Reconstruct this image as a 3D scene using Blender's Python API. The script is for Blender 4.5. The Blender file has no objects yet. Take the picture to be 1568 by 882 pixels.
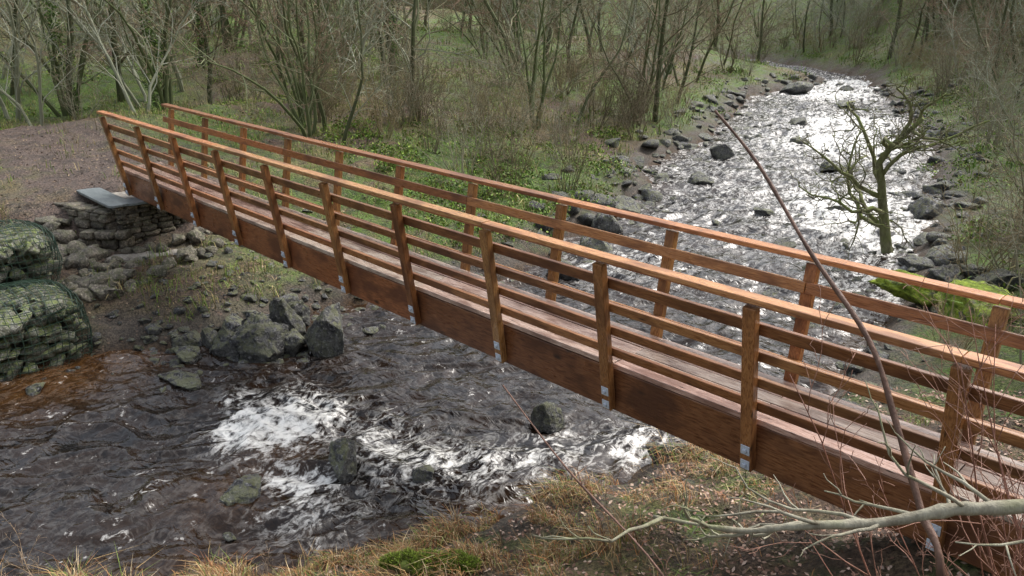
import bpy, math, random, bmesh
import numpy as np
from mathutils import Vector, noise, Matrix
random.seed(7); RG=np.random.default_rng(7)
scene=bpy.context.scene
scene.view_settings.view_transform='Standard'; scene.view_settings.look='None'; scene.view_settings.exposure=0
COL=scene.collection

# ------------------------------------------------------------------ helpers
class MB:
    def __init__(s): s.v=[];s.f=[];s.c=[]
    def tube(s,pts,rad,n,col,caps=True):
        b0=len(s.v); prev=None
        N=len(pts)
        for i,p in enumerate(pts):
            d=(pts[min(i+1,N-1)]-pts[max(i-1,0)])
            if d.length<1e-9: d=Vector((0,0,1))
            d.normalize()
            if prev is None:
                a=d.orthogonal().normalized()
            else:
                a=(prev-d*prev.dot(d))
                a=a.normalized() if a.length>1e-6 else d.orthogonal().normalized()
            prev=a; b=d.cross(a); r=rad[i]
            for k in range(n):
                t=2*math.pi*k/n
                s.v.append(p+a*(math.cos(t)*r)+b*(math.sin(t)*r)); s.c.append(col)
        for i in range(N-1):
            for k in range(n):
                k2=(k+1)%n
                s.f.append((b0+i*n+k,b0+i*n+k2,b0+(i+1)*n+k2,b0+(i+1)*n+k))
        if n>3:
            s.f.append(tuple(b0+k for k in range(n))[::-1]); s.f.append(tuple(b0+(N-1)*n+k for k in range(n)))
    def beam(s,p0,p1,sv,sw,uv,uh,col):
        p0=Vector(p0);p1=Vector(p1);sv=Vector(sv).normalized()*sw/2;uv=Vector(uv).normalized()*uh/2
        b=len(s.v)
        for p in (p0,p1):
            for a,c in ((-1,-1),(1,-1),(1,1),(-1,1)):
                s.v.append(p+sv*a+uv*c); s.c.append(col)
        for q in ((0,1,2,3),(7,6,5,4),(0,4,5,1),(1,5,6,2),(2,6,7,3),(3,7,4,0)):
            s.f.append(tuple(b+i for i in q))
    def raw(s,V,F,col):
        b=len(s.v)
        s.v.extend(V); s.c.extend([col]*len(V))
        s.f.extend([(b+f[0],b+f[1],b+f[2]) for f in F])
    def mesh(s,name,mat,smooth=False,fixn=False):
        me=bpy.data.meshes.new(name)
        me.from_pydata([tuple(p) for p in s.v],[],s.f)
        ca=me.color_attributes.new('Col','FLOAT_COLOR','POINT')
        arr=np.ones((len(s.v),4),dtype=np.float32); arr[:,:3]=np.array(s.c,dtype=np.float32).reshape(-1,3)
        ca.data.foreach_set('color',arr.ravel())
        if fixn:
            bm=bmesh.new();bm.from_mesh(me);bmesh.ops.recalc_face_normals(bm,faces=bm.faces);bm.to_mesh(me);bm.free()
        if smooth: me.shade_smooth()
        me.materials.append(mat)
        return me
def obj(name,me,parent=None,loc=None):
    o=bpy.data.objects.new(name,me); COL.objects.link(o)
    if parent is not None: o.parent=parent
    if loc is not None: o.location=loc
    return o
def empty(name,loc=(0,0,0)):
    e=bpy.data.objects.new(name,None); COL.objects.link(e); e.location=loc; e.empty_display_size=0.2
    return e
def arr_mesh(name,V,T,C,mat,smooth=False):
    me=bpy.data.meshes.new(name); me.from_pydata(V.tolist(),[],T.tolist())
    ca=me.color_attributes.new('Col','FLOAT_COLOR','POINT')
    a=np.ones((len(V),4),dtype=np.float32);a[:,:3]=C; ca.data.foreach_set('color',a.ravel())
    if smooth: me.shade_smooth()
    me.materials.append(mat); return me

# ---- materials
class NT:
    def __init__(s,name):
        s.m=bpy.data.materials.new(name); s.m.use_nodes=True; s.n=s.m.node_tree.nodes; s.l=s.m.node_tree.links
        s.b=s.n['Principled BSDF']
    def node(s,t,**k):
        x=s.n.new(t)
        for a,v in k.items(): setattr(x,a,v)
        return x
    def lk(s,a,b): s.l.new(a,b)
    def coord(s,scale=(1,1,1),out='Object',rot=(0,0,0)):
        t=s.node('ShaderNodeTexCoord');m=s.node('ShaderNodeMapping');m.inputs['Scale'].default_value=scale;m.inputs['Rotation'].default_value=rot
        s.lk(t.outputs[out],m.inputs[0]);return m.outputs[0]
    def noise(s,vec,scale,detail=6,rough=.6,dist=0):
        x=s.node('ShaderNodeTexNoise');x.inputs['Scale'].default_value=scale;x.inputs['Detail'].default_value=detail
        x.inputs['Roughness'].default_value=rough;x.inputs['Distortion'].default_value=dist
        if vec is not None: s.lk(vec,x.inputs['Vector'])
        return x.outputs['Fac']
    def vor(s,vec,scale,feature='F1',out='Distance'):
        x=s.node('ShaderNodeTexVoronoi',feature=feature);x.inputs['Scale'].default_value=scale
        if vec is not None: s.lk(vec,x.inputs['Vector'])
        return x.outputs[out]
    def ramp(s,fac,stops):
        r=s.node('ShaderNodeValToRGB');e=r.color_ramp.elements
        while len(e)<len(stops): e.new(.5)
        for i,(p,c) in enumerate(stops):
            e[i].position=p; e[i].color=(c[0],c[1],c[2],1) if hasattr(c,'__len__') else (c,c,c,1)
        s.lk(fac,r.inputs[0]);return r.outputs[0]
    def mix(s,f,a,b,mode='MIX'):
        x=s.node('ShaderNodeMix',data_type='RGBA',blend_type=mode)
        def st(sock,v):
            if hasattr(v,'links'): s.lk(v,sock)
            elif hasattr(v,'__len__'): sock.default_value=(v[0],v[1],v[2],1)
            else: sock.default_value=v
        st(x.inputs[0],f);st(x.inputs[6],a);st(x.inputs[7],b);return x.outputs[2]
    def math(s,op,a,b=0,c=None,clamp=False):
        x=s.node('ShaderNodeMath',operation=op);x.use_clamp=clamp
        for i,v in enumerate((a,b) if c is None else (a,b,c)):
            if hasattr(v,'links'): s.lk(v,x.inputs[i])
            else: x.inputs[i].default_value=v
        return x.outputs[0]
    def attr(s,name='Col',out='Color'):
        x=s.node('ShaderNodeAttribute',attribute_name=name);return x.outputs[out]
    def bump(s,h,strength=.5,dist=.02,prev=None):
        x=s.node('ShaderNodeBump');x.inputs['Strength'].default_value=strength;x.inputs['Distance'].default_value=dist
        s.lk(h,x.inputs['Height'])
        if prev is not None: s.lk(prev,x.inputs['Normal'])
        return x.outputs[0]
    def fin(s,col=None,rough=None,normal=None,spec=None):
        def st(k,v):
            if hasattr(v,'links'): s.lk(v,s.b.inputs[k])
            elif hasattr(v,'__len__'): s.b.inputs[k].default_value=(v[0],v[1],v[2],1)
            else: s.b.inputs[k].default_value=v
        if col is not None: st('Base Color',col)
        if rough is not None: st('Roughness',rough)
        if spec is not None: st('Specular IOR Level',spec)
        if normal is not None: s.lk(normal,s.b.inputs['Normal'])
        return s.m

def m_wood(name,stretch,rough_lo=.2,rough_hi=.5,knot=2.2):
    t=NT(name); v=t.coord(stretch)
    g=t.noise(v,6,5,.65,.5); g2=t.noise(t.coord(tuple(.6+x*.06 for x in stretch)),2.3,3,.6)
    base=t.attr()
    c=t.mix(t.ramp(g,[(.36,0),(.56,1)]),t.mix(1.0,base,(.38,.26,.20),'MULTIPLY'),base)
    c=t.mix(t.math('MULTIPLY',t.ramp(g2,[(.48,0),(.62,1)]),.8),c,t.mix(1.0,base,(.30,.23,.21),'MULTIPLY'))
    kn=t.vor(t.coord(tuple(max(1.2,x*.22) for x in stretch)),knot)
    c=t.mix(t.ramp(kn,[(.05,.85),(.13,0)]),c,(.015,.007,.004))
    ro=t.node('ShaderNodeMapRange');ro.inputs[3].default_value=rough_lo;ro.inputs[4].default_value=rough_hi
    t.lk(g2,ro.inputs[0]);ro.inputs[1].default_value=.35;ro.inputs[2].default_value=.65
    return t.fin(c,ro.outputs[0],t.bump(g,.35,.006),.5)
def m_rock(name,dark,light,moss=(.10,.12,.03),mossamt=.35,scale=1.0,rough=.55):
    t=NT(name); v=t.coord((scale,)*3)
    n1=t.noise(v,2.2,5,.65); n2=t.noise(v,11,5,.72); n3=t.noise(v,4,3,.6,.6)
    c=t.ramp(n1,[(.38,dark),(.64,light)])
    c=t.mix(t.ramp(n2,[(.55,0),(.64,.8)]),c,tuple(min(.6,x*1.9+.05) for x in light))
    c=t.mix(t.ramp(n2,[(.36,.85),(.47,0)]),c,tuple(x*.35 for x in dark))
    geo=t.node('ShaderNodeNewGeometry');sp=t.node('ShaderNodeSeparateXYZ');t.lk(geo.outputs['Normal'],sp.inputs[0])
    mm=t.math('MULTIPLY',t.ramp(n3,[(.44,0),(.55,1)]),t.ramp(sp.outputs[2],[(.0,.1*mossamt),(.6,mossamt)]))
    c=t.mix(mm,c,moss)
    c=t.mix(1.0,c,t.attr(),'MULTIPLY')
    nb=t.bump(n2,1.0,.05)
    return t.fin(c,t.ramp(n3,[(.3,rough-.25),(.7,rough+.15)]),nb,.5)
def m_bark(name,mossamt=.5,rough=.85):
    t=NT(name); v=t.coord((1,1,.35))
    n1=t.noise(v,18,4,.7);n2=t.noise(t.coord(),4,3,.6)
    c=t.mix(t.ramp(n1,[(.35,0),(.65,1)]),t.mix(1.0,t.attr(),(.45,.42,.4),'MULTIPLY'),t.attr())
    geo=t.node('ShaderNodeNewGeometry');sp=t.node('ShaderNodeSeparateXYZ');t.lk(geo.outputs['Normal'],sp.inputs[0])
    mm=t.math('MULTIPLY',t.ramp(n2,[(.42,0),(.58,1)]),t.ramp(sp.outputs[2],[(.0,.35*mossamt),(.6,mossamt)]))
    c=t.mix(mm,c,(.12,.15,.03))
    return t.fin(c,rough,t.bump(n1,.5,.02),.3)
W_rail=m_wood('wet_rail_timber',(1.3,26,26))
W_gird=m_wood('wet_girder_timber',(1.3,12,12),.22,.5,1.5)
W_post=m_wood('wet_post_timber',(26,26,1.6))
W_deck=m_wood('wet_deck_timber',(1.2,30,30),.08,.22)
M_bould=m_rock('wet_boulder_rock',(.022,.022,.025),(.12,.12,.125),(.16,.17,.06),.5,2.4,.40)
M_wall=m_rock('drystone_rock',(.07,.062,.05),(.25,.22,.18),(.13,.15,.06),.35,2.4,.7)
M_gab=m_rock('gabion_rock',(.11,.11,.095),(.34,.34,.28),(.20,.25,.07),.8,3.2,.75)
M_bark=m_bark('bark'); M_barkm=m_bark('mossy_bark',1.0); M_twig=m_bark('twig_bark',0.0,.6)
t=NT('woodland_bark');M_far=t.fin(t.attr(),.8,None,.15)
t=NT('leaf_blades');M_leaf=t.fin(t.attr(),.6,None,.25)
t=NT('galvanised_steel');M_steel=t.fin((.50,.55,.62),.35)
t=NT('gabion_wire');M_wire=t.fin((.03,.06,.04),.5)
t=NT('slate');n=t.noise(t.coord((1,4,1)),6,6);M_slate=t.fin(t.ramp(n,[(.3,(.10,.12,.125)),(.7,(.20,.225,.23))]),.35,t.bump(n,.3,.01))
t=NT('footing_concrete');n=t.noise(t.coord(),7,6,.7);M_conc=t.fin(t.ramp(n,[(.35,(.16,.14,.115)),(.65,(.40,.37,.32))]),.8,t.bump(n,.9,.05))
t=NT('moss');n=t.noise(t.coord(),9,6);n2=t.noise(t.coord(),3,4);M_moss=t.fin(t.mix(t.ramp(n2,[(.55,0),(.66,.9)]),t.ramp(n,[(.35,(.07,.11,.01)),(.65,(.30,.38,.04))]),(.12,.11,.09)),.95,t.bump(n,1,.08))

# ------------------------------------------------------------------ terrain
Lp=np.array([(-5,-60),(-3,-40),(0.5,-15),(2.2,-6),(2.7,-3.1),(3.1,-1.7),(3.7,-1.1),(4.0,.5),(4.0,2.1),(5.0,4.9),(4.1,8.3),(3.0,12.3),(1.4,13.9),(.4,18.7),(-3.4,27.9),(-2.8,34.5),(-9,38),(-30,44)],float)
Rp=np.array([(0,-60),(2,-40),(5.8,-15),(7.7,-6),(8.15,-4.6),(8.5,-4.1),(9.0,-3.0),(9.6,-2.2),(10.05,-1.3),(10.45,.2),(10.85,1.5),(11.1,2.2),(11.5,5),(10.7,9.6),(9.9,11.9),(8.6,16.3),(6.9,20.9),(4.4,25.9),(-.6,34.2),(-2.5,37.2),(-10,41),(-30,47)],float)
def pd(x,y,P):
    d=np.full(x.shape,1e9)
    for a,b in zip(P[:-1],P[1:]):
        ab=b-a; t=np.clip(((x-a[0])*ab[0]+(y-a[1])*ab[1])/(ab@ab),0,1)
        d=np.minimum(d,np.hypot(x-a[0]-t*ab[0],y-a[1]-t*ab[1]))
    return d
def zwat(y): return -1.7+0.03*np.maximum(0,y-4)
def nz(x,y,s,seed=0.): 
    return np.array([noise.noise((a*s,b*s,seed)) for a,b in zip(x,y)])
def hgt(x,y,full=False):
    x=np.asarray(x,float);y=np.asarray(y,float);sh=x.shape;x=x.ravel();y=y.ravel()
    wob=nz(x,y,.9,3.)*.28+nz(x,y,2.6,9.)*.12
    xl=np.interp(y,Lp[:,1],Lp[:,0]);xr=np.interp(y,Rp[:,1],Rp[:,0])
    dl=pd(x,y,Lp);dr=pd(x,y,Rp)
    left=(x<xl)&(y<44); right=(x>xr)|(y>=47); lh=(x<(xl+xr)/2)&(y<45)
    sl=np.where(left,dl,-dl)+wob; sr=np.where(right,dr,-dr)+wob
    fl=np.interp(sl,[-1.2,-.3,0,.4,1.2,3.2,4.6,7,14,24,40,60,110],[-.4,-.18,0,.25,.5,.85,1.35,1.65,2.0,3.2,9,19,45])
    fr=np.interp(sr,[-1.2,-.3,0,.3,1,3,4.8,7.0,10,20,40,80,120],[-.4,-.18,0,.2,.42,1.1,1.75,3.5,4.4,8.5,18,40,60])
    up=np.clip((y-5)/4,0,1)*np.clip((34-y)/6,0,1); fr=np.where(fr>0,fr*(1-.35*up),fr)
    f=np.where(lh,fl,fr)
    z=zwat(np.minimum(y,45))+f
    big=nz(x,y,.12,5.)*.9+nz(x,y,.35,6.)*.35
    d=np.where(lh,sl,sr)
    z+=big*np.clip((d-3)/8,0,1)
    z+=(nz(x,y,1.7,1.)*.10+nz(x,y,4.5,2.)*.045+nz(x,y,9.,2.)*.02)*np.clip(d/.8+.3,.25,1)
    wgt=np.exp(-((y-.4)/1.6)**2)*np.clip((x-13.8)/1.5,0,1); z=z*(1-wgt)+wgt*(.02)
    wgt=np.exp(-((y-.4)/2.0)**2)*np.clip((-.2-x)/1.2,0,1)*np.clip((x+9)/5,0,1); z=z*(1-wgt)+wgt*(.05+nz(x,y,1.5)*.10+nz(x,y,3.5)*.04)
    if full: return z.reshape(sh),d.reshape(sh),lh.reshape(sh)
    return z.reshape(sh)
def axis(segs):
    out=[segs[0][0]]
    for a,b,s in segs:
        n=max(1,int(round((b-a)/s))); out+=list(np.linspace(a,b,n+1)[1:])
    return np.array(out)
ax=axis([(-140,-60,5),(-60,-20,1.2),(-20,-6,.4),(-6,0,.13),(0,16,.08),(16,24,.4),(24,60,2),(60,140,6)])
ay=axis([(-60,-20,4),(-20,-6,.6),(-6,5,.08),(5,12,.16),(12,24,.3),(24,45,.6),(45,80,1.5),(80,160,5)])
X,Y=np.meshgrid(ax,ay,indexing='ij')
Z,D,LFT=hgt(X,Y,True)
nx,ny=X.shape
V=np.stack([X,Y,Z],-1).reshape(-1,3)
idx=np.arange(nx*ny).reshape(nx,ny)
F=np.stack([idx[:-1,:-1],idx[1:,:-1],idx[1:,1:],idx[:-1,1:]],-1).reshape(-1,4)
def zonecol(x,y,d,l):
    n1=nz(x,y,.55,21.);n2=nz(x,y,1.9,22.);n3=nz(x,y,.18,23.);n4=nz(x,y,5.,24.)
    bed=np.array((.075,.045,.022));grav=np.array((.11,.095,.078));mud=np.array((.145,.112,.095));tan=np.array((.21,.18,.085));grn=np.array((.10,.18,.028));lit=np.array((.12,.08,.055));
    def mx(A,B,t): return A*(1-t)[:,None]+B*t[:,None]
    C=np.tile(bed,(len(x),1)); C=mx(C,grav[None],np.clip(d/.3,0,1))
    L=mx(np.tile(lit*1.1,(len(x),1)),tan[None],np.clip(.4+n1*1.8+n4*.6,0,1))
    L=mx(L,grn[None],np.clip(.55+n3*1.8+n2*1.0+n4*.5+.25*np.clip((d-12)/4,0,1),0,.95))
    mudw=np.exp(-((y-.2)/2.2)**2)*np.clip((1.5-x)/2,0,1)*np.clip((x+12)/4,0,1)+np.exp(-(((x-2.2)/2.2)**2+((y+.2)/1.6)**2))*.4
    L=mx(L,mud[None],np.clip(mudw*1.5+n2*.9+n4*.6-.2,0,1)*np.clip(mudw*6,0,1))
    R=mx(np.tile(lit,(len(x),1)),tan[None]*.9,np.clip(.1+n1*1.2+n4*.5,0,.8))
    R=mx(R,grn[None],np.clip(.06+n2*.9+n4*.4+np.where(y>4,.65,0),0,.9))
    T=np.where(l[:,None],L,R)
    return mx(C,T,np.clip((d-.4)/.8+n2*.8+n4*.4,0,1))
C=zonecol(X.ravel(),Y.ravel(),D.ravel(),LFT.ravel())
t=NT('bank_soil_litter'); v=t.coord()
a=t.noise(v,3.5,5,.7);b=t.noise(v,26,5,.75)
vn=t.node('ShaderNodeTexVoronoi');vn.inputs['Scale'].default_value=20;t.lk(v,vn.inputs['Vector'])
sx=t.node('ShaderNodeSeparateColor');t.lk(vn.outputs['Color'],sx.inputs[0])
c=t.mix(t.ramp(b,[(.38,0),(.60,1)]),t.mix(1.0,t.attr(),(.28,.26,.26),'MULTIPLY'),t.mix(1.0,t.attr(),(1.4,1.35,1.3),'MULTIPLY'))
c=t.mix(t.ramp(a,[(.40,.7),(.52,0)]),c,t.mix(1.0,c,(.4,.38,.36),'MULTIPLY'))
c=t.mix(t.math('MULTIPLY',t.ramp(sx.outputs[0],[(.86,0),(.89,1)]),t.ramp(vn.outputs['Distance'],[(.3,.6),(.45,0)])),c,(.24,.16,.11))
M_ground=t.fin(c,t.ramp(a,[(.35,.40),(.6,.95)]),t.bump(b,1.0,.06),.4)
obj('ground_terrain',arr_mesh('ground',V,F,C,M_ground,True))

# ------------------------------------------------------------------ water
wy=axis([(-40,-8,.8),(-8,8,.04),(8,16,.09),(16,38,.2),(38,43,.5)])
nc=250
xl=np.interp(wy,Lp[:,1],Lp[:,0])-1.0; xr=np.interp(wy,Rp[:,1],Rp[:,0])+1.0
U=np.linspace(0,1,nc)
WX=xl[:,None]+(xr-xl)[:,None]*U[None]; WY=np.repeat(wy[:,None],nc,1)
fx=WX.ravel();fy=WY.ravel()
foamspots=[(6.6,-1.15,.32,1.),(6.75,-.8,.32,1.),(7.0,-.5,.35,1.),(7.2,-1.0,.4,.9),(6.6,-1.5,.3,.9),(7.1,-1.5,.4,.7),(5.9,-1.0,.25,.8),(6.3,-.4,.3,.5),(8.0,-.3,.5,.45),(8.8,-.4,.5,.5),(8.3,-1.4,.35,.8),(8.0,-1.6,.3,.7),(9.4,.1,.5,.5),(9.8,1.0,.5,.5),(10.5,1.9,.5,.8),(8.9,-1.7,.5,.4),(10.7,9,1.0,.45),(9.4,12,1.5,.5),(7.5,14,1.6,.6),(4,21,2,.8),(2.5,25,2,.7),(-1,31,1.8,.8),(-1.6,34.5,1.6,1.),(6,7,1.2,.35)]
foam_glare=np.zeros(len(fx))
for a,b,r,s in foamspots: foam_glare+=s*np.exp(-(((fx-a)**2+(fy-b)**2)/r**2))
foam_glare+=.04+.34*np.clip((fy-5)/8,0,1)  # overall and upstream white: rapids foam plus sky reflection painted as colour
amp=(.060+.05*np.clip(foam_glare,0,1)); amp*=np.where(fy>9,1.2,1)
calm=np.exp(-(((fx-3.6)/1.2)**2+((fy+2.9)/1.3)**2)); amp*=1-.75*calm
wz=np.empty(len(fx))
N3=noise.noise
for i in range(len(fx)):
    x=fx[i];y=fy[i]
    wx=x+.4*N3((x*1.1,y*1.1,4.)); wy_=y+.4*N3((x*1.1,y*1.1,8.))
    p=.70*wx+.716*wy_; q=-.716*wx+.70*wy_
    b=1-abs(N3((p*1.3,q*2.4,2.)))*2.4; c_=1-abs(N3((p*2.6,q*5.0,5.)))*2.3
    wz[i]=N3((p*.9,q*1.3,0.))*1.1+b*.8+c_*.36
wzz=zwat(fy)+amp*(wz-.5)
dl=pd(fx,fy,Lp)*np.where(fx<np.interp(fy,Lp[:,1],Lp[:,0]),-1,1);dr=pd(fx,fy,Rp)*np.where(fx>np.interp(fy,Rp[:,1],Rp[:,0]),-1,1)
shal=np.clip(1-np.minimum(dl,dr)/.7,0,1)*.25+np.exp(-(((fx-3.5)/.9)**2+((fy+2.5)/1.2)**2))*.65+.3*np.exp(-(((fx-8.)/.6)**2+((fy+2.2)/.6)**2))+.45*np.exp(-(((fx-7.5)/.5)**2+((fy+1.3)/.5)**2))
WV=np.stack([fx,fy,wzz],-1);n_=len(wy);idx=np.arange(n_*nc).reshape(n_,nc)
WF=np.stack([idx[:-1,:-1],idx[:-1,1:],idx[1:,1:],idx[1:,:-1]],-1).reshape(-1,4)
WC=np.stack([np.clip(foam_glare,0,1),np.clip(shal,0,1),np.clip((fy-5)/8,0,1)],-1)
t=NT('river_water'); sp=t.node('ShaderNodeSeparateColor');t.lk(t.attr(),sp.inputs[0])
v=t.coord((1.25,.8,1))
n1=t.noise(v,2.4,6,.62,1.6); n2=t.noise(v,8,5,.68,.8)
fil=t.math('SUBTRACT',1.0,t.math('MULTIPLY',t.math('ABSOLUTE',t.math('SUBTRACT',n1,.5)),16.0),clamp=True)
fil=t.math('MULTIPLY',fil,t.ramp(n2,[(.42,0),(.56,1)]))
blob=t.math('ADD',t.math('MULTIPLY',n2,.5),t.math('MULTIPLY',n1,.5))
blob=t.ramp(t.math('ADD',blob,t.math('MULTIPLY',sp.outputs[0],.19)),[(.60,0),(.67,.6),(.74,1)])
mask=t.math('MAXIMUM',t.math('MULTIPLY',t.math('MULTIPLY',fil,sp.outputs[0]),1.3,clamp=True),blob)
deep=t.mix(t.ramp(n1,[(.35,0),(.65,1)]),(.006,.005,.005),(.022,.013,.008))
c=t.mix(sp.outputs[1],deep,t.mix(t.ramp(n2,[(.35,0),(.65,1)]),(.035,.014,.004),(.15,.07,.02)))
c=t.mix(mask,c,(.80,.79,.75))  # white streaks: foam, and sky glare put into the base colour
n3=t.noise(t.coord((1.0,1.9,1),rot=(0,0,-.79)),4.5,2,.5,1.0)
nb=t.bump(n3,.32,.08)
rg=t.math('ADD',t.math('ADD',t.math('MULTIPLY',mask,.5),.04),t.math('MULTIPLY',sp.outputs[2],.10))
M_water=t.fin(c,rg,nb,.5);t.b.inputs['IOR'].default_value=1.38
obj('river_water',arr_mesh('river_water',WV,WF,WC,M_water,True))

# ------------------------------------------------------------------ bridge
S=1.4333;BW=.8045;A=.2193;HH=1.45;SK=-.1528
def cz(x): return -.0285*(1-((min(max(x,-1),16)/S-5)/5)**2)
bridge=empty('timber_footbridge')
sn=Vector((0,-A,HH)).normalized(); sf=Vector((0,A,HH)).normalized()
outn=Vector((0,-HH,-A)).normalized(); outf=Vector((0,HH,-A)).normalized()
rgd=random.Random(3)
def wc(lo=.7,hi=1.3,base=(.17,.072,.03)):
    k=rgd.uniform(lo,hi);w=rgd.uniform(-.12,.12);return (base[0]*k,base[1]*k*(1+w),base[2]*k*(1+w))
def longbeam(mb,x0,x1,y,z,sv,sw,uv,uh,base,cuts=None,gap=.006):
    xs=[x0]+([c for c in cuts if x0<c<x1] if cuts else [])+[x1]
    for a,b in zip(xs[:-1],xs[1:]):
        col=wc(base=base); n=max(1,int(round((b-a)/S)))
        dz=rgd.uniform(-.004,.004)
        b0=len(mb.v);svv=Vector(sv).normalized()*sw/2;uvv=Vector(uv).normalized()*uh/2
        for i in range(n+1):
            x=a+gap/2+(b-a-gap)*i/n; p=Vector((x,y,z+cz(x)+dz))
            for k,c in ((-1,-1),(1,-1),(1,1),(-1,1)): mb.v.append(p+svv*k+uvv*c);mb.c.append(col)
        for i in range(n):
            q=b0+i*4
            for k in range(4):
                k2=(k+1)%4; mb.f.append((q+k,q+k2,q+4+k2,q+4+k))
        mb.f.append((b0+3,b0+2,b0+1,b0)); q=b0+n*4; mb.f.append((q,q+1,q+2,q+3))
NP=14
def addb(name,mb,mat,bev=.006):
    o=obj(name,mb.mesh(name,mat,fixn=True),bridge)
    m=o.modifiers.new('bev','BEVEL');m.width=bev;m.segments=2;m.limit_method='ANGLE'
    return o
XE=NP*S
mb=MB()
for y in (.055,BW-.055):
    longbeam(mb,-.35,XE,y,.14,(0,1,0),.08,(0,0,1),.41,(.27,.105,.045),[4.3,8.6,12.9],.006)
addb('girders',mb,W_gird,.008)
mb=MB()
nb_=5;bw=(BW-.02)/nb_
for k in range(nb_):
    y=.01+bw*(k+.5)
    cuts=[c+k%2*1.4 for c in (2.87,5.73,8.6,11.47,14.3)]
    longbeam(mb,-.4,XE,y,.375,(0,1,0),bw-.012,(0,0,1),.05,(.50,.38,.31),cuts)
addb('deck_boards',mb,W_deck,.005)
for side in (0,1):
    dirv=sn if side==0 else sf; out=outn if side==0 else outf
    y0=-.012 if side==0 else BW+.012; sg=-1 if side==0 else 1; off=0 if side==0 else SK
    mb=MB()
    for i in range(NP):
        x=i*S+off; b=Vector((x,y0,-.045+cz(x))); L=HH+.02
        d=dirv
        if i==0 and side==0: d=(dirv+Vector((-.10,0,0))).normalized()
        t_=b+d*L
        mb.beam(b,t_,(1,0,0),.105,out,.075,wc(.75,1.3,(.34,.165,.062)))
    addb('posts_near' if side==0 else 'posts_far',mb,W_post,.007)
    mb=MB()
    for j,(zr,hr) in enumerate(((1.22,.10),(.99,.085),(.76,.085),(.545,.085))):
        y=y0+sg*(A*zr/HH) - sg*.060
        longbeam(mb,-.2+off,XE,y,zr,out,.038,dirv,hr,(.32,.145,.058),[c*S+off for c in ((2,5,8,11) if j%2 else (3,6,9,12))])
    y=y0+sg*A
    longbeam(mb,-.26+off,XE,y-sg*.02,HH+.02,(0,1,0),.125,(0,0,1),.045,(.44,.215,.09),[c*S+off for c in (3,7,10)])
    addb('rails_near' if side==0 else 'rails_far',mb,W_rail,.007)
    mb=MB()
    for i in range(NP):
        x=i*S+off
        for zb in (.06,.20):
            c=Vector((x,y0+sg*A*zb/HH,zb-.045+cz(x)))
            p=c+out*.038
            mb.beam(p,p+out*.008,(1,0,0),.078,dirv,.085,(1,1,1))
            mb.tube([p+out*.008,p+out*.03],[.019,.017],6,(1,1,1))
    addb('bolts_near' if side==0 else 'bolts_far',mb,M_steel,.002)
mb=MB()
for i in range(NP*2):
    x=i*S/2+.4
    mb.beam((x,.10,.26),(x,BW-.10,.26),(1,0,0),.06,(0,0,1),.10,(.09,.04,.02))
addb('cross_bearers',mb,W_rail)

# ------------------------------------------------------------------ rocks
_ico={}
def ico(sub):
    if sub not in _ico:
        bm=bmesh.new();bmesh.ops.create_icosphere(bm,subdivisions=sub,radius=1)
        _ico[sub]=(np.array([v.co[:] for v in bm.verts]),[tuple(v.index for v in f.verts) for f in bm.faces]);bm.free()
    return _ico[sub]
_rk={}
def rockv(seed,sub,scale,cuts=14,rough=.07,tight=.42):
    r=np.random.default_rng(seed);V,F=ico(sub);key=(seed,sub,cuts,rough,tight)
    if key not in _rk:
        V=V.copy()
        for _ in range(cuts):
            n=r.normal(size=3);n/=np.linalg.norm(n);h=r.uniform(tight,.85)
            dd=V@n-h; V-=np.outer(np.maximum(dd,0)*.97,n)
        if rough>0:
            o=r.uniform(0,100)
            nn=np.array([noise.noise((a*1.7+o,b*1.7,c*1.7))*1.3+(noise.noise((a*5+o,b*5,c*5))*.9 if sub>2 else 0)+(noise.noise((a*13+o,b*13,c*13))*.5 if sub>3 else 0) for a,b,c in V]); V*= (1+rough*nn)[:,None]
        V/= np.abs(V).max()*.92
        _rk[key]=V
    V=_rk[key]*np.array(scale)
    q=r.uniform(0,2*math.pi);R=np.array([[math.cos(q),-math.sin(q),0],[math.sin(q),math.cos(q),0],[0,0,1]])
    tl=r.uniform(-.3,.3);R2=np.array([[1,0,0],[0,math.cos(tl),-math.sin(tl)],[0,math.sin(tl),math.cos(tl)]])
    return V@R2.T@R.T,F
def addrock(mb,c,scale,seed,sub=3,k=None,rz=None,**kw):
    V,F=rockv(seed,sub,scale,**kw)
    if rz is None: rz=random.uniform(0,6.28)
    R=np.array([[math.cos(rz),-math.sin(rz),0],[math.sin(rz),math.cos(rz),0],[0,0,1]]) 
    V=V@R.T+np.array(c); k=k or random.uniform(.65,1.25)
    mb.raw(V.tolist(),F,(k,k,k*random.uniform(.92,1.0)))
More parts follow.
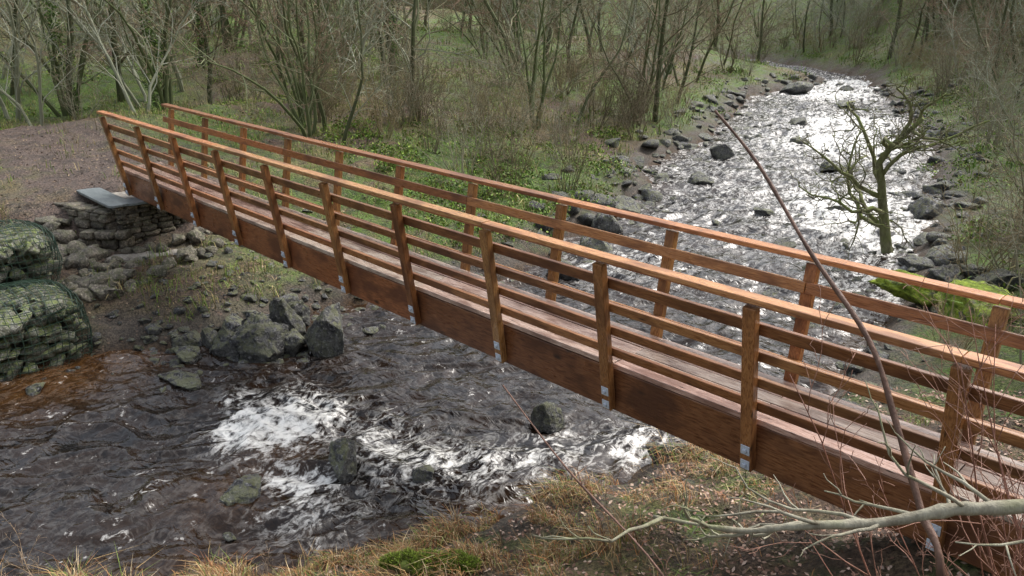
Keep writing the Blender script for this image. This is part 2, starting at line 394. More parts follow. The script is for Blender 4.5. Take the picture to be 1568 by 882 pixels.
big=[(4.35,-.45,.40,.34,.42),(4.8,-.1,.48,.40,.5),(4.5,.55,.38,.35,.52),(5.3,.75,.44,.40,.56),(5.0,.3,.26,.24,.3),(4.2,.25,.34,.3,.42),(3.85,-.1,.3,.25,.32),(3.7,-.75,.28,.24,.22),(4.0,.95,.36,.32,.4),(4.5,.05,.25,.25,.5),(3.6,.35,.25,.2,.26),(4.0,-.5,.22,.2,.25),
 (4.1,-.95,.24,.22,.16),(4.9,-1.35,.46,.26,.14),(3.7,-2.95,.22,.18,.1),(8.4,-1.0,.32,.27,.28),(8.05,-2.05,.30,.22,.2),(9.15,-.45,.16,.14,.12),(9.35,1.5,.3,.22,.22),(10.9,1.85,.32,.26,.26),(11.2,2.5,.32,.3,.28),(6.35,3.1,.27,.22,.18),
 (4.5,8.6,.5,.4,.35),(5.0,7.4,.45,.4,.3),(3.8,10,.45,.35,.3),(2.1,16.8,.55,.4,.3),(3.5,13.5,.5,.4,.3),(5.6,5.8,.4,.35,.3),(5.4,4.2,.35,.3,.26),(10.6,11.1,.5,.4,.35),(9.2,14.2,.5,.4,.35),(6.3,12.2,.35,.25,.12),(3.0,20.2,.45,.3,.16),(1.2,23.5,.5,.4,.22),(5.3,17.5,.4,.3,.14),(7.8,10.2,.3,.25,.12),(-1.2,32.5,.5,.4,.2),(.8,28.2,.5,.4,.22),(-2.7,30.5,.9,.7,.5)]
for i,(x,y,a,b,c) in enumerate(big):
    mb=MB();addrock(mb,(0,0,0),(a,b,c),100+i,5 if y<4 else 4,k=random.uniform(.8,1.35),rough=.10)
    obj('river_boulder',mb.mesh('river_boulder',M_bould,True),None,(x,y,float(zwat(y))+c*.3))
def along(P,t):
    seg=np.linalg.norm(np.diff(P,axis=0),axis=1);cs=np.concatenate([[0],np.cumsum(seg)]);s=t*cs[-1]
    return np.interp(s,cs,P[:,0]),np.interp(s,cs,P[:,1])
mb=MB();rr=random.Random(5)
Lv=Lp[3:16];Rv=Rp[3:19]
pts=[]
for P,sg,n in ((Lv,-1,560),(Rv,1,460)):
    for i in range(n):
        t_=rr.random()**1.15; x,y=along(P,t_); 
        if sg==1 and y<1.5 and rr.random()<.85: continue
        w=rr.gauss(.05,.5 if y<6 else .9); r=.04+.13*rr.random()**2; pts.append((x+sg*w,y,r*(1.0 if y<6 else 1.8)))
for i in range(110):
    y=rr.uniform(6,34);a=np.interp(y,Lp[:,1],Lp[:,0]);b=np.interp(y,Rp[:,1],Rp[:,0]);pts.append((rr.uniform(a,b),y,rr.uniform(.08,.22)))
for i in range(260): pts.append((rr.uniform(.8,4.3),rr.uniform(-1.6,3.5),.025+.08*rr.random()**2))
for i in range(60): pts.append((rr.gauss(4.3,.5),rr.gauss(0,.7),rr.uniform(.08,.17)))
pz=hgt([p[0] for p in pts],[p[1] for p in pts])
for i,((x,y,r),z) in enumerate(zip(pts,pz)):
    wl=float(zwat(y)); z=max(float(z),wl-r*.45)
    addrock(mb,(x,y,z+r*.08),(r*rr.uniform(.9,1.5),r*rr.uniform(.8,1.2),r*rr.uniform(.45,.8)),1000+i%60,3)
obj('river_stones',mb.mesh('river_stones',M_bould,True))

# abutment
ab=empty('stone_abutment')
mb=MB();sd=0
def wallrun(p0,p1,z0,z1,dep,seed,ch=(.07,.13),cl=(.14,.34)):
    global sd
    r=random.Random(seed);p0=Vector(p0);p1=Vector(p1);d=(p1-p0);L=d.length;d.normalize();n=Vector((d.y,-d.x,0))
    z=z0
    while z<z1-.03:
        h=r.uniform(*ch);h=min(h,z1-z);s=-r.uniform(0,.1)
        while s<L:
            l=r.uniform(*cl);e=min(s+l,L)
            c=p0+d*(s+e)/2+n*r.uniform(-.05,.035)-n*dep/2; V_,F_=ico(3);V_=V_.copy();sd+=1
            o=sd*3.7
            V_=np.sign(V_)*np.abs(V_)**.42
            V_*=1+np.array([noise.noise((q[0]*1.5+o,q[1]*1.5,q[2]*1.5))*.2+noise.noise((q[0]*5+o,q[1]*5,q[2]*5))*.06 for q in V_])[:,None]
            V_=V_*np.array([max(.05,(e-s))/2*.95,dep/2,h/2*1.02])
            W_=np.outer(V_[:,0],np.array(d[:]))+np.outer(V_[:,1],np.array(n[:]))+np.outer(V_[:,2],np.array([0,0,1]))+np.array([c.x,c.y,z+h/2])
            k=r.uniform(.5,1.3);mb.raw(W_.tolist(),F_,(k,k*.96,k*.9)); s=e+.004
        z+=h
wallrun((.45,-.42,0),(.45,1.5,0),-1.05,-.12,.34,1)
wallrun((-1.0,-.42,0),(.42,-.42,0),-.95,-.12,.34,2)
wallrun((-1.5,-1.15,0),(.35,-.62,0),-1.0,-.22,.34,3,(.09,.2),(.2,.42))
wallrun((.10,-1.0,0),(.70,-.45,0),-1.15,-.55,.3,4,(.12,.2),(.2,.4))
core=MB();core.beam((-1.6,.45,-.62),(.30,.45,-.62),(0,1,0),1.5,(0,0,1),.94,(.5,.5,.5))
obj('stones',mb.mesh('abutment_stones',M_wall,True),ab);obj('core',core.mesh('abutment_core',M_conc),ab)
mb=MB()
for (x0,x1,y,w) in ((-1.5,.5,-.36,.42),(.12,.56,.5,1.5)):
    V_,F_=ico(4);V_=np.sign(V_)*np.abs(V_)**.2
    V_=V_*np.array([(x1-x0)/2,w/2,.028])+np.array([(x0+x1)/2,y,-.10]);mb.raw(V_.tolist(),F_,(1,1,1))
obj('slate_coping',mb.mesh('slate_coping',M_slate,False),ab)
mb=MB()
V_,F_=rockv(91,4,(1,1,1),cuts=6,rough=.12,tight=.75);V_=np.sign(V_)*np.abs(V_)**.6;V_=V_*np.array([.2,1.2,.13])
q=-.5;Rm=np.array([[math.cos(q),-math.sin(q),0],[math.sin(q),math.cos(q),0],[0,0,1]])
V_=V_@Rm.T+np.array([.95,-.15,-1.05]);mb.raw(V_.tolist(),F_,(1,1,1))
obj('footing',mb.mesh('abutment_footing',M_conc,True),ab)
mb=MB();rr=random.Random(8)
for i in range(90):
    x=rr.uniform(-.9,1.9);y=-1.5+(x*.25)+rr.gauss(0,.35);r=rr.uniform(.08,.22)
    z=float(hgt([x],[y])[0]);addrock(mb,(x,y,z+r*.2),(r*1.3,r,r*.8),2000+i%40,3)
for i in range(34):
    x=rr.uniform(.6,1.6);y=rr.uniform(-.9,1.6);r=rr.uniform(.07,.17)
    z=float(hgt([x],[y])[0]);addrock(mb,(x,y,z+r*.3),(r*1.3,r,r*.8),2100+i%20,3)
obj('rubble',mb.mesh('abutment_rubble',M_wall,True),ab)

# gabions
def gabion(x0,x1,y0,y1,z0,z1,seed):
    g=empty('gabion_basket',((x0+x1)/2,(y0+y1)/2,z0));r=random.Random(seed);mb=MB();k=0
    cx,cy=(x0+x1)/2,(y0+y1)/2
    def bulge(p):
        u=(p[0]-cx)/(x1-x0)*2;v=(p[1]-cy)/(y1-y0)*2;w=(p[2]-z0)/(z1-z0)
        b=1-.10*abs(v)**6*u*u; b2=1-.05*u*u*v*v
        s=.94+.09*math.sin(math.pi*min(1,max(0,w*.9+.05)))
        zz=p[2]-(.12*(abs(u)**4+abs(v)**8) if w>.8 else 0)+.06*noise.noise((p[0]*1.5,p[1]*1.5,seed))
        return Vector((cx+(p[0]-cx)*b*s,cy+(p[1]-cy)*b2*s,zz))
    st=.20
    def cover(fn,na,nb2):
        nonlocal k
        for i in range(na):
            for j in range(nb2):
                p=bulge(fn((i+.5+r.uniform(-.35,.35))/na,(j+.5+r.uniform(-.35,.35))/nb2))
                s=r.uniform(.095,.185);addrock(mb,p[:],(s*r.uniform(1,1.4),s,s*r.uniform(.65,.95)),3000+k%90,3,k=r.uniform(.5,1.35),tight=.35);k+=1
    nxx=int((x1-x0)/st);nyy=int((y1-y0)/st);nzz=int((z1-z0)/st)
    e=.14
    cover(lambda a,b:(x1-e,y0+e+(y1-y0-2*e)*a,z0+(z1-z0-e)*b),nyy,nzz)
    cover(lambda a,b:(x0+(x1-x0-e)*a,y1-e,z0+(z1-z0-e)*b),nxx,nzz)
    cover(lambda a,b:(x0+(x1-x0)*a,y0+(y1-y0)*b,z1-e),nxx,nyy)
    off_=(-(x0+x1)/2,-(y0+y1)/2,-z0)
    obj('stones',mb.mesh('gabion_stones',M_gab,True),g,off_)
    c=MB();c.beam((x0+.2,cy,(z0+z1)/2-.1),(x1-.22,cy,(z0+z1)/2-.1),(0,1,0),y1-y0-.44,(0,0,1),z1-z0-.25,(.2,.2,.2))
    obj('core',c.mesh('gabion_core',M_gab),g,off_)
    w=MB();gs=.10
    def line(fn):
        pts=[bulge(fn(q/14)) for q in range(15)]
        pts=[Vector((cx+(p.x-cx)*1.09,cy+(p.y-cy)*1.04,p.z+(.06 if p.z>z1-.25 else 0)))+Vector((N3((p.y*4,p.z*4,seed)),N3((p.x*4,p.z*4,seed)),N3((p.x*4,p.y*4,seed))))*.03 for p in pts]
        w.tube(pts,[.0055]*15,4,(1,1,1))
    for i in range(int((z1-z0)/gs)+1):
        z=z0+i*gs; line(lambda q:(x1,y0+(y1-y0)*q,z)); line(lambda q:(x0+(x1-x0)*q,y1,z))
    for i in range(int((y1-y0)/gs)+1):
        y=y0+i*gs; line(lambda q:(x1,y,z0+(z1-z0)*q)); line(lambda q:(x0+(x1-x0)*q,y,z1))
    for i in range(int((x1-x0)/gs)+1):
        x=x0+i*gs; line(lambda q:(x,y1,z0+(z1-z0)*q)); line(lambda q:(x,y0+(y1-y0)*q,z1))
    obj('wire_mesh',w.mesh('gabion_wire',M_wire),g,off_)
gabion(1.5,3.0,-5.2,-1.95,-1.85,-.72,4)
gabion(-.1,1.35,-5.0,-1.75,-1.0,-.12,9)

# ------------------------------------------------------------------ trees
def grow(mb,p,d,L,r,lev,P,rg):
    n=P['seg'][lev]; pts=[p.copy()];rad=[r];dd=d.copy();q=p.copy();sl=L/n
    dirs=[dd.copy()]
    for i in range(n):
        w=P['wig'][lev]
        dd=dd+Vector((rg.gauss(0,w),rg.gauss(0,w),rg.gauss(0,w)))+Vector((0,0,P['up'][lev])); dd.normalize()
        q=q+dd*sl; pts.append(q.copy());dirs.append(dd.copy()); tt=(i+1)/n
        rad.append(max(P['rmin'],r*(1-tt*P['taper'][lev])))
    mb.tube(pts,rad,P['sides'][lev],P['col'][min(lev,len(P['col'])-1)])
    if lev+1>=P['levels']: return
    nc_=P['nch'][lev]
    for k in range(nc_):
        f=P['start'][lev]+(1-P['start'][lev])*((k+rg.random())/nc_)
        fi=f*n;i=min(n-1,int(fi));u=fi-i
        pp=pts[i].lerp(pts[i+1],u);base=dirs[i]
        ang=math.radians(rg.gauss(P['ang'][lev],10));az=rg.uniform(0,2*math.pi)
        o=base.orthogonal().normalized();o2=base.cross(o);side=o*math.cos(az)+o2*math.sin(az)
        nd=(base*math.cos(ang)+side*math.sin(ang)).normalized()
        Lc=L*P['lr'][lev]*(1-.55*f)*rg.uniform(.7,1.25)
        rr_=min(rad[i]*.75,r*P['rr'][lev]*(1-.4*f))
        grow(mb,pp,nd,Lc,max(P['rmin'],rr_),lev+1,P,rg)
def treeproto(name,seed,H,R,col,mat=None,**o):
    rg=random.Random(seed)
    P=dict(levels=4,seg=[9,5,3,2],wig=[.13,.22,.25,.25],up=[.05,.06,.04,.02],taper=[.85,.85,.85,.8],sides=[6,4,3,3],
           nch=[13,7,5,0],start=[.12,.2,.15,0],ang=[52,45,42,40],lr=[.48,.5,.5,.5],rr=[.38,.5,.55,.5],rmin=.006,col=col)
    P.update(o);mb=MB()
    stems=o.get('stems',1)
    for s in range(stems):
        a=rg.uniform(0,6.28);sp=o.get('spread',0)
        d=Vector((math.cos(a)*sp*rg.uniform(.3,1),math.sin(a)*sp*rg.uniform(.3,1),1)).normalized()
        k=rg.uniform(.75,1.1) if stems>1 else 1
        grow(mb,Vector((math.cos(a)*.12*(stems>1),math.sin(a)*.12*(stems>1),-.3)),d,H*k,R*k,0,P,rg)
    return mb.mesh(name,mat or M_far,False)
gl=(.26,.27,.195);br=(.14,.12,.075);tw=(.21,.17,.115);rd=(.20,.13,.09);lg=(.33,.34,.27);dk=(.07,.08,.04)
protos=[treeproto('bare_tree_a',11,8,.10,[dk,gl,gl,tw]),
        treeproto('bare_tree_b',12,10,.14,[dk,br,tw,tw],nch=[14,7,5,0]),
        treeproto('bare_tree_c',13,6.5,.07,[gl,lg,gl,gl],ang=[42,40,40,40],stems=2,spread=.4,nch=[10,6,4,0]),
        treeproto('bare_tree_d',14,7,.07,[(.10,.12,.055),(.18,.20,.11),tw,tw],stems=5,spread=.5,nch=[7,5,4,0]),
        treeproto('bare_tree_e',15,8,.09,[(.09,.10,.05),(.19,.18,.11),rd,rd],nch=[13,7,5,0],wig=[.17,.28,.28,.25])]
sg_=(.24,.225,.155);so=(.25,.205,.115)
shr=[treeproto('bare_shrub_a',31,3.0,.02,[br,br,tw],levels=3,seg=[6,3,2],nch=[8,4,0],stems=12,spread=.55,start=[.2,.2,0],rmin=.0045,lr=[.42,.5,.5],sides=[4,3,3]),
     treeproto('bare_shrub_b',32,2.4,.016,[so,so,(.25,.19,.11)],levels=3,seg=[6,3,2],nch=[8,3,0],stems=13,spread=.7,start=[.2,.2,0],rmin=.004,lr=[.4,.5,.5],sides=[4,3,3]),
     treeproto('bare_shrub_c',33,3.8,.028,[sg_,gl,tw],levels=3,seg=[7,4,2],nch=[9,4,0],stems=9,spread=.5,start=[.2,.2,0],rmin=.0045,lr=[.4,.5,.5],sides=[4,3,3])]
CAM=Vector((15.6635,-5.3531,3.573))
fw=np.array((-.7161,.6980));rt=np.array((.6980,.7161))
wood=empty('distant_woodland');rr=random.Random(21)
cand=[]
while len(cand)<310:
    dist=16+ (rr.random()**.85)*44; lat=rr.uniform(-.68,.72)*dist
    cand.append((CAM.x+fw[0]*dist+rt[0]*lat,CAM.y+fw[1]*dist+rt[1]*lat,dist))
for i in range(40): cand.append((rr.uniform(-14,8),rr.uniform(36,50),60))
cx_=np.array([c[0] for c in cand]);cy_=np.array([c[1] for c in cand])
gz,gd,glf=hgt(cx_,cy_,True);k=0
for (x,y,dist),z,d,l in zip(cand,gz,gd,glf):
    if d<1.6: continue
    if l and d<6.5 and y<14: continue
    if l and x>-9 and y<5.5: continue
    if not l and y<8: continue
    k+=1
    o=obj(f'tree_{k}',rr.choice(protos),wood,(x,y,float(z)));o.rotation_euler=(rr.gauss(0,.09),rr.gauss(0,.09),rr.uniform(0,6.28));s=rr.uniform(.6,1.1)*(.75 if d<7 else 1);o.scale=(s,s,s)
thick=empty('scrub_thicket');k=0
cand=[]
for i in range(230):
    u=rr.random()
    if u<.26: x,y=rr.uniform(-6,3.5),rr.uniform(7,18)
    elif u<.66: dist=rr.uniform(22,50);lat=rr.uniform(-.65,.7)*dist;x=CAM.x+fw[0]*dist+rt[0]*lat;y=CAM.y+fw[1]*dist+rt[1]*lat
    else: x,y=rr.uniform(2,17),rr.uniform(9,32)
    cand.append((x,y))
for i in range(45): cand.append((rr.uniform(-12,6),rr.uniform(35,46)))
for i in range(30): cand.append((rr.uniform(11.5,15),rr.uniform(6,17)))
cx_=np.array([c[0] for c in cand]);cy_=np.array([c[1] for c in cand]);gz,gd,glf=hgt(cx_,cy_,True)
for (x,y),z,d,l in zip(cand,gz,gd,glf):
    if d<1.0: continue
    if l and x>-9 and y<6.5: continue
    if l and y<14 and d<2.2: continue
    k+=1
    o=obj(f'shrub_{k}',rr.choice(shr),thick,(x,y,float(z)));o.rotation_euler=(rr.gauss(0,.08),rr.gauss(0,.08),rr.uniform(0,6.28));s=rr.uniform(.4,.85)*(1.15 if not l else 1);o.scale=(s,s,s*rr.uniform(.8,1.1))
def place(name,me,x,y,s=1,rz=0,dz=0):
    o=obj(name,me,None,(x,y,float(hgt([x],[y])[0])+dz));o.scale=(s,s,s);o.rotation_euler=(0,0,rz);return o
near_trees=((-7.6,3.2,2,.75),(-9.5,4.5,3,.9),(-11,2.5,0,1.),(-7.5,8.2,4,.8),(-3.2,9.2,0,.8),(-8,12,1,1.),(-5.5,16,4,1.),(-14,8,1,1.),(-12.5,-1.5,3,.9),(-10,-2.5,2,.8),(-2.0,13,3,.8))
for (x,y,p,s) in near_trees: place('bare_tree',protos[p],x,y,s,rr.uniform(0,6.28))
for (x,y,p,s) in ((1.2,7.2,2,.62),(2.2,7.6,0,.7),(.2,8.6,2,.6),(2.6,9.3,0,.6),(-2.0,7.2,1,.8),(1.0,11.0,2,.7),(-8.6,1.9,2,.5),(12.8,9.5,0,1),(13.5,12,2,1),(11.9,13,1,.9),(13.8,8.2,2,.8),(13.6,5.6,2,.7)):
    place('bare_shrub',shr[p],x,y,s,rr.uniform(0,6.28))
P=dict(levels=4,seg=[9,8,6,4],wig=[.28,.38,.42,.4],up=[.04,.04,.05,.03],taper=[.7,.75,.8,.8],sides=[9,6,4,3],nch=[11,9,6,0],start=[.2,.15,.1,0],ang=[55,50,48,40],lr=[.8,.5,.5,.5],rr=[.5,.5,.5,.5],rmin=.007,col=[(.20,.20,.11),(.24,.245,.12),(.20,.19,.12),(.17,.14,.09)])
mb=MB();grow(mb,Vector((0,0,-.3)),Vector((-.5,-.3,.8)).normalized(),3.6,.13,0,P,random.Random(79))
place('gnarled_mossy_tree',mb.mesh('gnarled_mossy_tree',M_barkm,True),9.7,11.4)

# ------------------------------------------------------------------ leafy scatter
def pick(cols,N,var=.3):
    cols=np.array(cols);c=cols[RG.integers(0,len(cols),N)];return c*(1+var*RG.normal(size=(N,1))).clip(.4,1.8)
def blades(name,px,py,h,wid,col,lean=.5,hv=.4,az0=None):
    N=len(px);z=hgt(px,py);B=np.stack([px,py,z-.01],-1)
    patch=.75+nz(px,py,2.2,77.)*1.6
    hh=h*(1+hv*RG.normal(size=N)).clip(.3,2.4)*patch.clip(.3,2);az=RG.uniform(0,2*np.pi,N) if az0 is None else RG.normal(az0,1.0,N);ln=RG.normal(lean,.3,N)
    dirx=np.stack([np.cos(az),np.sin(az),np.zeros(N)],-1);sid=np.stack([-np.sin(az),np.cos(az),np.zeros(N)],-1)*(wid/2)
    up=np.array([0,0,1.])
    mid=B+up*(hh*.55)[:,None]+dirx*(hh*ln*.3)[:,None]; tip=B+up*(hh*(1-.5*np.abs(ln)).clip(.1,1))[:,None]+dirx*(hh*ln)[:,None]
    V=np.stack([B-sid,B+sid,mid+sid*.8,mid-sid*.8,tip],1).reshape(-1,3)
    b=(np.arange(N)*5)[:,None];T=np.concatenate([b+np.array([[0,1,2]]),b+np.array([[0,2,3]]),b+np.array([[3,2,4]])])
    return obj(name,arr_mesh(name,V,T,np.repeat(col,5,0),M_leaf))
def clumped(x,y,s,thr,seed): return nz(x,y,s,seed)>thr
N=60000;yy=RG.uniform(-7,2.2,N);xx=np.interp(yy,Rp[:,1],Rp[:,0])+RG.gamma(1.5,.5,N)+.1
m=clumped(xx,yy,2.2,-.02,31)&(RG.random(N)<np.where(yy>-.3,.3,1));xx,yy=xx[m],yy[m]
blades('dead_grass',xx,yy,.15,.007,pick([(.36,.19,.075),(.34,.23,.10),(.26,.11,.045),(.25,.17,.08),(.44,.34,.20),(.14,.08,.04),(.13,.18,.035)],len(xx),.35),.95,.6,az0=3.6)
N=34000;xx=RG.uniform(9.5,17,N);yy=RG.uniform(-7,4,N);_,d,l=hgt(xx,yy,True);m=(d>.3)&(~l)&clumped(xx,yy,1.3,.16,41)&~((np.abs(yy-.4)<1.3)&(xx>12.6));xx,yy=xx[m],yy[m]
blades('bank_grass',xx,yy,.10,.006,pick([(.30,.20,.10),(.15,.23,.05),(.11,.19,.03),(.18,.24,.05),(.22,.12,.05)],len(xx)),.8,.6)
N=90000;xx=RG.uniform(-14,5,N);yy=RG.uniform(-5,16,N);_,d,l=hgt(xx,yy,True);mud=(np.abs(yy-.2)<2.0)&(xx<1.2)&(xx>-9)
m=(d>.5)&l&clumped(xx,yy,.9,-.02,51)&(~mud|((RG.random(N)<.4)&clumped(xx,yy,1.6,.12,58)));xx,yy=xx[m],yy[m]
blades('far_bank_grass',xx,yy,.17,.011,pick([(.28,.22,.10),(.36,.29,.14),(.14,.22,.035),(.19,.28,.05),(.16,.22,.04)],len(xx)),.7,.6)
N=60000;xx=RG.uniform(-26,14,N);yy=RG.uniform(7,48,N);_,d,l=hgt(xx,yy,True)
m=(d>.7)&clumped(xx,yy,.5,-.1,52);xx,yy=xx[m],yy[m]
blades('woodland_grass',xx,yy,.24,.026,pick([(.20,.18,.08),(.28,.25,.11),(.11,.20,.03),(.15,.27,.04),(.18,.28,.05)],len(xx)),.7,.6)
def litter(name,xx,yy,s,cols,lift=.012):
    N=len(xx);z=hgt(xx,yy)+lift;az=RG.uniform(0,6.28,N);a=np.stack([np.cos(az),np.sin(az),RG.normal(0,.35,N)],-1)*(s*RG.uniform(.6,1.3,N))[:,None];b=np.stack([-np.sin(az),np.cos(az),RG.normal(0,.35,N)],-1)*(s*.6*RG.uniform(.6,1.2,N))[:,None]
    B=np.stack([xx,yy,z],-1);V=np.stack([B-a,B-b,B+a,B+b],1).reshape(-1,3);i=(np.arange(N)*4)[:,None]
    T=np.concatenate([i+np.array([[0,1,2]]),i+np.array([[0,2,3]])]);obj(name,arr_mesh(name,V,T,np.repeat(pick(cols,N),4,0),M_leaf))
N=30000;xx=RG.uniform(9.5,16.5,N);yy=RG.uniform(-6.5,5,N);_,d,l=hgt(xx,yy,True);m=(d>.35)&(~l)&(RG.random(N)<.35+.6*clumped(xx,yy,1.1,0,61));litter('fallen_leaves',xx[m],yy[m],.024,[(.24,.14,.10),(.33,.21,.15),(.15,.085,.055),(.42,.31,.24),(.10,.06,.045)])
N=9000;xx=RG.uniform(-12,4,N);yy=RG.uniform(-4,7,N);_,d,l=hgt(xx,yy,True);m=(d>.5)&l;litter('fallen_leaves',xx[m],yy[m],.028,[(.18,.13,.09),(.26,.19,.12),(.12,.08,.06),(.09,.065,.05)])
def leafclumps(name,cent,n,s,cols,sph=False):
    Vs=[];Cs=[]
    for (x,y,z,r,h) in cent:
        P_=RG.normal(size=(n,3));P_/=np.linalg.norm(P_,axis=1)[:,None];P_*=RG.uniform(.4,1,(n,1))**.5
        P_*=1+.4*np.sin(P_[:,[0]]*7+x)*np.sin(P_[:,[1]]*6+y)
        P_*=np.array([r,r,h]);
        if not sph: P_[:,2]=np.abs(P_[:,2])
        B=P_+np.array([x,y,z])
        a=RG.normal(size=(n,3));a/=np.linalg.norm(a,axis=1)[:,None];b=np.cross(a,RG.normal(size=(n,3)));b/=np.linalg.norm(b,axis=1)[:,None]
        a*=s*RG.uniform(.6,1.3,(n,1));b*=s*.6
        Vs.append(np.stack([B-a,B-b,B+a,B+b],1).reshape(-1,3));Cs.append(np.repeat(pick(cols,n),4,0))
    V=np.concatenate(Vs);C=np.concatenate(Cs).clip(0,1);N=len(V)//4;i=(np.arange(N)*4)[:,None]
    T=np.concatenate([i+np.array([[0,1,2]]),i+np.array([[0,2,3]])]);return obj(name,arr_mesh(name,V,T,C,M_leaf))
cent=[];
for i in range(300):
    dist=rr.uniform(16,58);lat=rr.uniform(-.7,.75)*dist;cent.append((CAM.x+fw[0]*dist+rt[0]*lat,CAM.y+fw[1]*dist+rt[1]*lat))
for i in range(70): cent.append((rr.uniform(-2,5),rr.uniform(5,16)))
for i in range(110): cent.append((rr.uniform(3,14),rr.uniform(7,30)))
cx_=np.array([c[0] for c in cent]);cy_=np.array([c[1] for c in cent]);gz,gd,glf=hgt(cx_,cy_,True)
ce=[(x,y,z-.08,rr.uniform(.3,1.2),rr.uniform(.10,.35)) for x,y,z,d,l in zip(cx_,cy_,gz,gd,glf) if d>.7 and not(l and x>-9 and y<5)]
leafclumps('bramble_undergrowth',ce,340,.038,[(.10,.18,.03),(.15,.25,.035),(.22,.30,.05),(.18,.15,.06),(.08,.13,.025)])
ivy=[]
for (x,y) in ((-9.5,4.5),(-11,2.5),(-8,12),(-14,8)):
    z=float(hgt([x],[y])[0])
    for q in range(8): ivy.append((x+rr.gauss(0,.1),y+rr.gauss(0,.1),z+.3+q*.42,rr.uniform(.12,.3),.36))
leafclumps('trunk_ivy',ivy,200,.04,[(.05,.10,.02),(.08,.14,.03),(.12,.19,.04)],True)

zb=float(hgt([10.95],[-1.77])[0])+.02
mb=MB();pts=[Vector((10.72,-2.02,0)),Vector((10.85,-1.93,.015)),Vector((10.98,-1.74,.0)),Vector((11.1,-1.66,.01)),Vector((11.22,-1.5,.0))]
mb.tube([p+Vector((0,0,zb+.05)) for p in pts],[.035,.07,.06,.075,.04],10,(.13,.10,.06))
lo=obj('mossy_log',mb.mesh('mossy_log',M_barkm,True))
N=14000;tt=RG.random(N);an=RG.uniform(-1.9,1.9,N)
R_=.02+.065*np.sin(np.pi*tt)**.4*(1+.35*np.sin(tt*17)*np.cos(an*2+tt*9))
cxx=10.66+.62*tt;cyy=-2.07+.62*tt+.03*np.sin(tt*11)
off=np.sin(an)*R_*1.25
B=np.stack([cxx-off*.7,cyy+off*.7,zb+.05+np.cos(an)*R_*1.2],-1);az=RG.uniform(0,6.28,N);sd_=np.stack([np.cos(az),np.sin(az),0*az],-1)*.005;tp=B+np.stack([RG.normal(0,.016,N),RG.normal(0,.016,N),RG.uniform(.005,.03,N)],-1)
V=np.stack([B-sd_,B+sd_,tp],1).reshape(-1,3);T=np.arange(N*3).reshape(-1,3);obj('moss',arr_mesh('log_moss',V,T,np.repeat(pick([(.17,.25,.02),(.26,.34,.05),(.10,.15,.02),(.14,.12,.04)],N),3,0),M_leaf),lo)
for i,(x,y,a,b,c) in enumerate(((11.4,8.5,1.0,.45,.42),(12.2,8.0,.8,.5,.42),(11.2,9.6,.45,.4,.25),(12.0,9.6,.5,.4,.3))):
    mb=MB();addrock(mb,(0,0,0),(a,b,c),400+i,5,k=1,rough=.16);z=float(hgt([x],[y])[0])
    obj('mossy_boulder',mb.mesh('mossy_boulder',M_moss if i<2 else M_bould,True),None,(x,y,z+.12))

# ------------------------------------------------------------------ foreground stems
def stem(name,pts,r0,r1,col,mat,n=8,twigs=0,tl=.3,seed=1,tr=.003,wig=.2):
    pts=[Vector(p) for p in pts];out=[]
    for i in range(len(pts)-1):
        p0=pts[max(i-1,0)];p1=pts[i];p2=pts[i+1];p3=pts[min(i+2,len(pts)-1)]
        for q in range(6):
            t=q/6;out.append(.5*((2*p1)+(p2-p0)*t+(2*p0-5*p1+4*p2-p3)*t*t+(3*p1-p0-3*p2+p3)*t**3))
    out.append(pts[-1]);N=len(out);rg=random.Random(seed);mb=MB()
    rad=[(r0+(r1-r0)*i/(N-1))*(1+.12*rg.gauss(0,1)) for i in range(N)]
    mb.tube(out,rad,n,col)
    P=dict(levels=2,seg=[6,4],wig=[wig,wig],up=[.02,.02],taper=[.7,.7],sides=[5,4],nch=[3,0],start=[.25,0],ang=[38,38],lr=[.5,.5],rr=[.7,.6],rmin=.0012,col=[col,col])
    for k in range(twigs):
        i=int(N*(.12+.85*(k+rg.random())/twigs));i=min(N-2,max(1,i));d=(out[i+1]-out[i]).normalized()
        s=Vector((rg.gauss(0,1),rg.gauss(0,1),rg.gauss(0,1)));s=(s-d*s.dot(d)).normalized();a=rg.uniform(.5,1.0)
        grow(mb,out[i],(d*math.cos(a)+s*math.sin(a)).normalized(),tl*rg.uniform(.5,1.3),tr,0,P,rg)
    return obj(name,mb.mesh(name,mat,True))
stem('bare_sapling',[(15.3,-3.35,.7),(15.22,-3.3,1.6),(15.175,-3.272,2.095),(15.069,-3.173,2.2),(14.93,-3.07,2.38),(14.779,-2.974,2.567),(14.502,-2.852,2.759),(14.211,-2.725,2.991),(14.005,-2.699,3.151)],.014,.005,(.15,.085,.06),M_twig,8,0)
stem('lichen_branch',[(16.6,-2.5,2.9),(15.9,-2.95,2.6),(15.338,-3.379,2.446),(15.214,-3.449,2.409),(15.088,-3.533,2.349),(14.928,-3.642,2.311),(14.807,-3.711,2.269),(14.622,-3.822,2.273)],.024,.004,(.36,.34,.26),M_bark,9,15,.32,5,.006,.25)
stem('bare_sapling',[(14.6,-3.3,.6),(14.5,-3.38,1.45),(14.37,-3.388,1.703),(13.896,-3.334,1.862),(13.449,-3.248,2.027)],.006,.003,(.20,.11,.08),M_twig,6,2,.15,6,.002)
rg=random.Random(4);mb=MB()
P=dict(levels=3,seg=[8,5,4],wig=[.10,.2,.25],up=[.03,.03,.02],taper=[.75,.75,.7],sides=[5,4,3],nch=[8,4,0],start=[.3,.2,0],ang=[35,38,38],lr=[.42,.45,.5],rr=[.6,.6,.6],rmin=.0014,col=[(.28,.13,.09),(.33,.17,.12),(.33,.18,.13)])
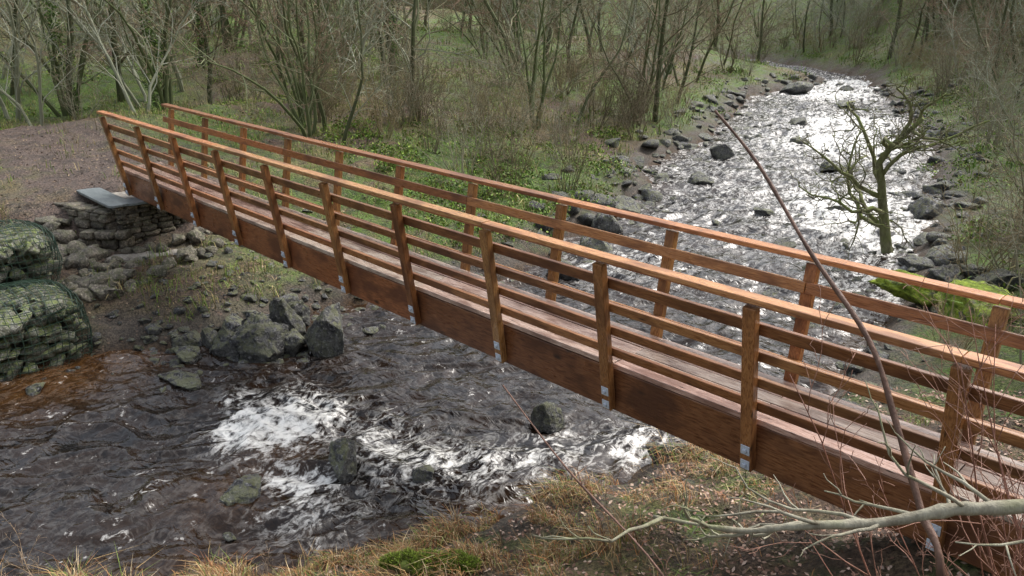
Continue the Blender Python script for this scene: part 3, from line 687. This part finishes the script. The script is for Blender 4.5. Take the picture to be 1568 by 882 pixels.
for i in range(18):
    grow(mb,Vector((rg.gauss(0,.15),rg.gauss(0,.15),-.1)),Vector((-.3+rg.gauss(0,.28),-.15+rg.gauss(0,.28),1)).normalized(),rg.uniform(1.2,2.3),.007,0,P,rg)
place('red_twig_shrub',mb.mesh('red_twig_shrub',M_twig,True),15.5,-2.2)
mb=MB()
P['col']=[(.42,.31,.2)]*3
for i in range(7):
    grow(mb,Vector((rg.gauss(0,.25),rg.gauss(0,.25),-.05)),Vector((rg.gauss(0,.4),rg.gauss(0,.4),1)).normalized(),rg.uniform(.3,.75),.005,0,P,rg)
me=mb.mesh('dead_stalks',M_twig,True)
place('dead_stalks',me,9.1,-4.4);place('dead_stalks',me,10.0,-3.0,.6,2);place('dead_stalks',me,12.6,-1.6,.5,1)

# ------------------------------------------------------------------ light, sky, camera
e_=math.radians(50);sd_v=Vector((.15*math.cos(e_),.99*math.cos(e_),math.sin(e_))).normalized()
el=math.asin(sd_v.z);az=math.atan2(sd_v.x,sd_v.y)
w=bpy.data.worlds.new('World');scene.world=w;w.use_nodes=True;nt=w.node_tree;bg=nt.nodes['Background']
sk=nt.nodes.new('ShaderNodeTexSky');sk.sky_type='NISHITA';sk.sun_disc=False;sk.sun_elevation=el;sk.sun_rotation=az;sk.dust_density=5;sk.air_density=1.2;sk.ozone_density=1
hs=nt.nodes.new('ShaderNodeHueSaturation');hs.inputs['Saturation'].default_value=.4;hs.inputs['Value'].default_value=2.1;nt.links.new(sk.outputs[0],hs.inputs['Color']);nt.links.new(hs.outputs[0],bg.inputs[0]);bg.inputs[1].default_value=.15
ld=bpy.data.lights.new('sun','SUN');ld.energy=1.7;ld.angle=math.radians(20);ld.color=(1,.97,.93);lo=bpy.data.objects.new('sun',ld);COL.objects.link(lo);lo.rotation_euler=sd_v.to_track_quat('Z','Y').to_euler();lo.location=(0,0,30)
cam=bpy.data.cameras.new('camera');co=bpy.data.objects.new('camera',cam);COL.objects.link(co);scene.camera=co
cam.sensor_width=36;cam.lens=36*1256.4/1568;cam.clip_end=600;cam.clip_start=.05
yaw,pitch=-.7982,-.3505
f=Vector((math.sin(yaw)*math.cos(pitch),math.cos(yaw)*math.cos(pitch),math.sin(pitch)));co.location=CAM;co.rotation_euler=f.to_track_quat('-Z','Y').to_euler()
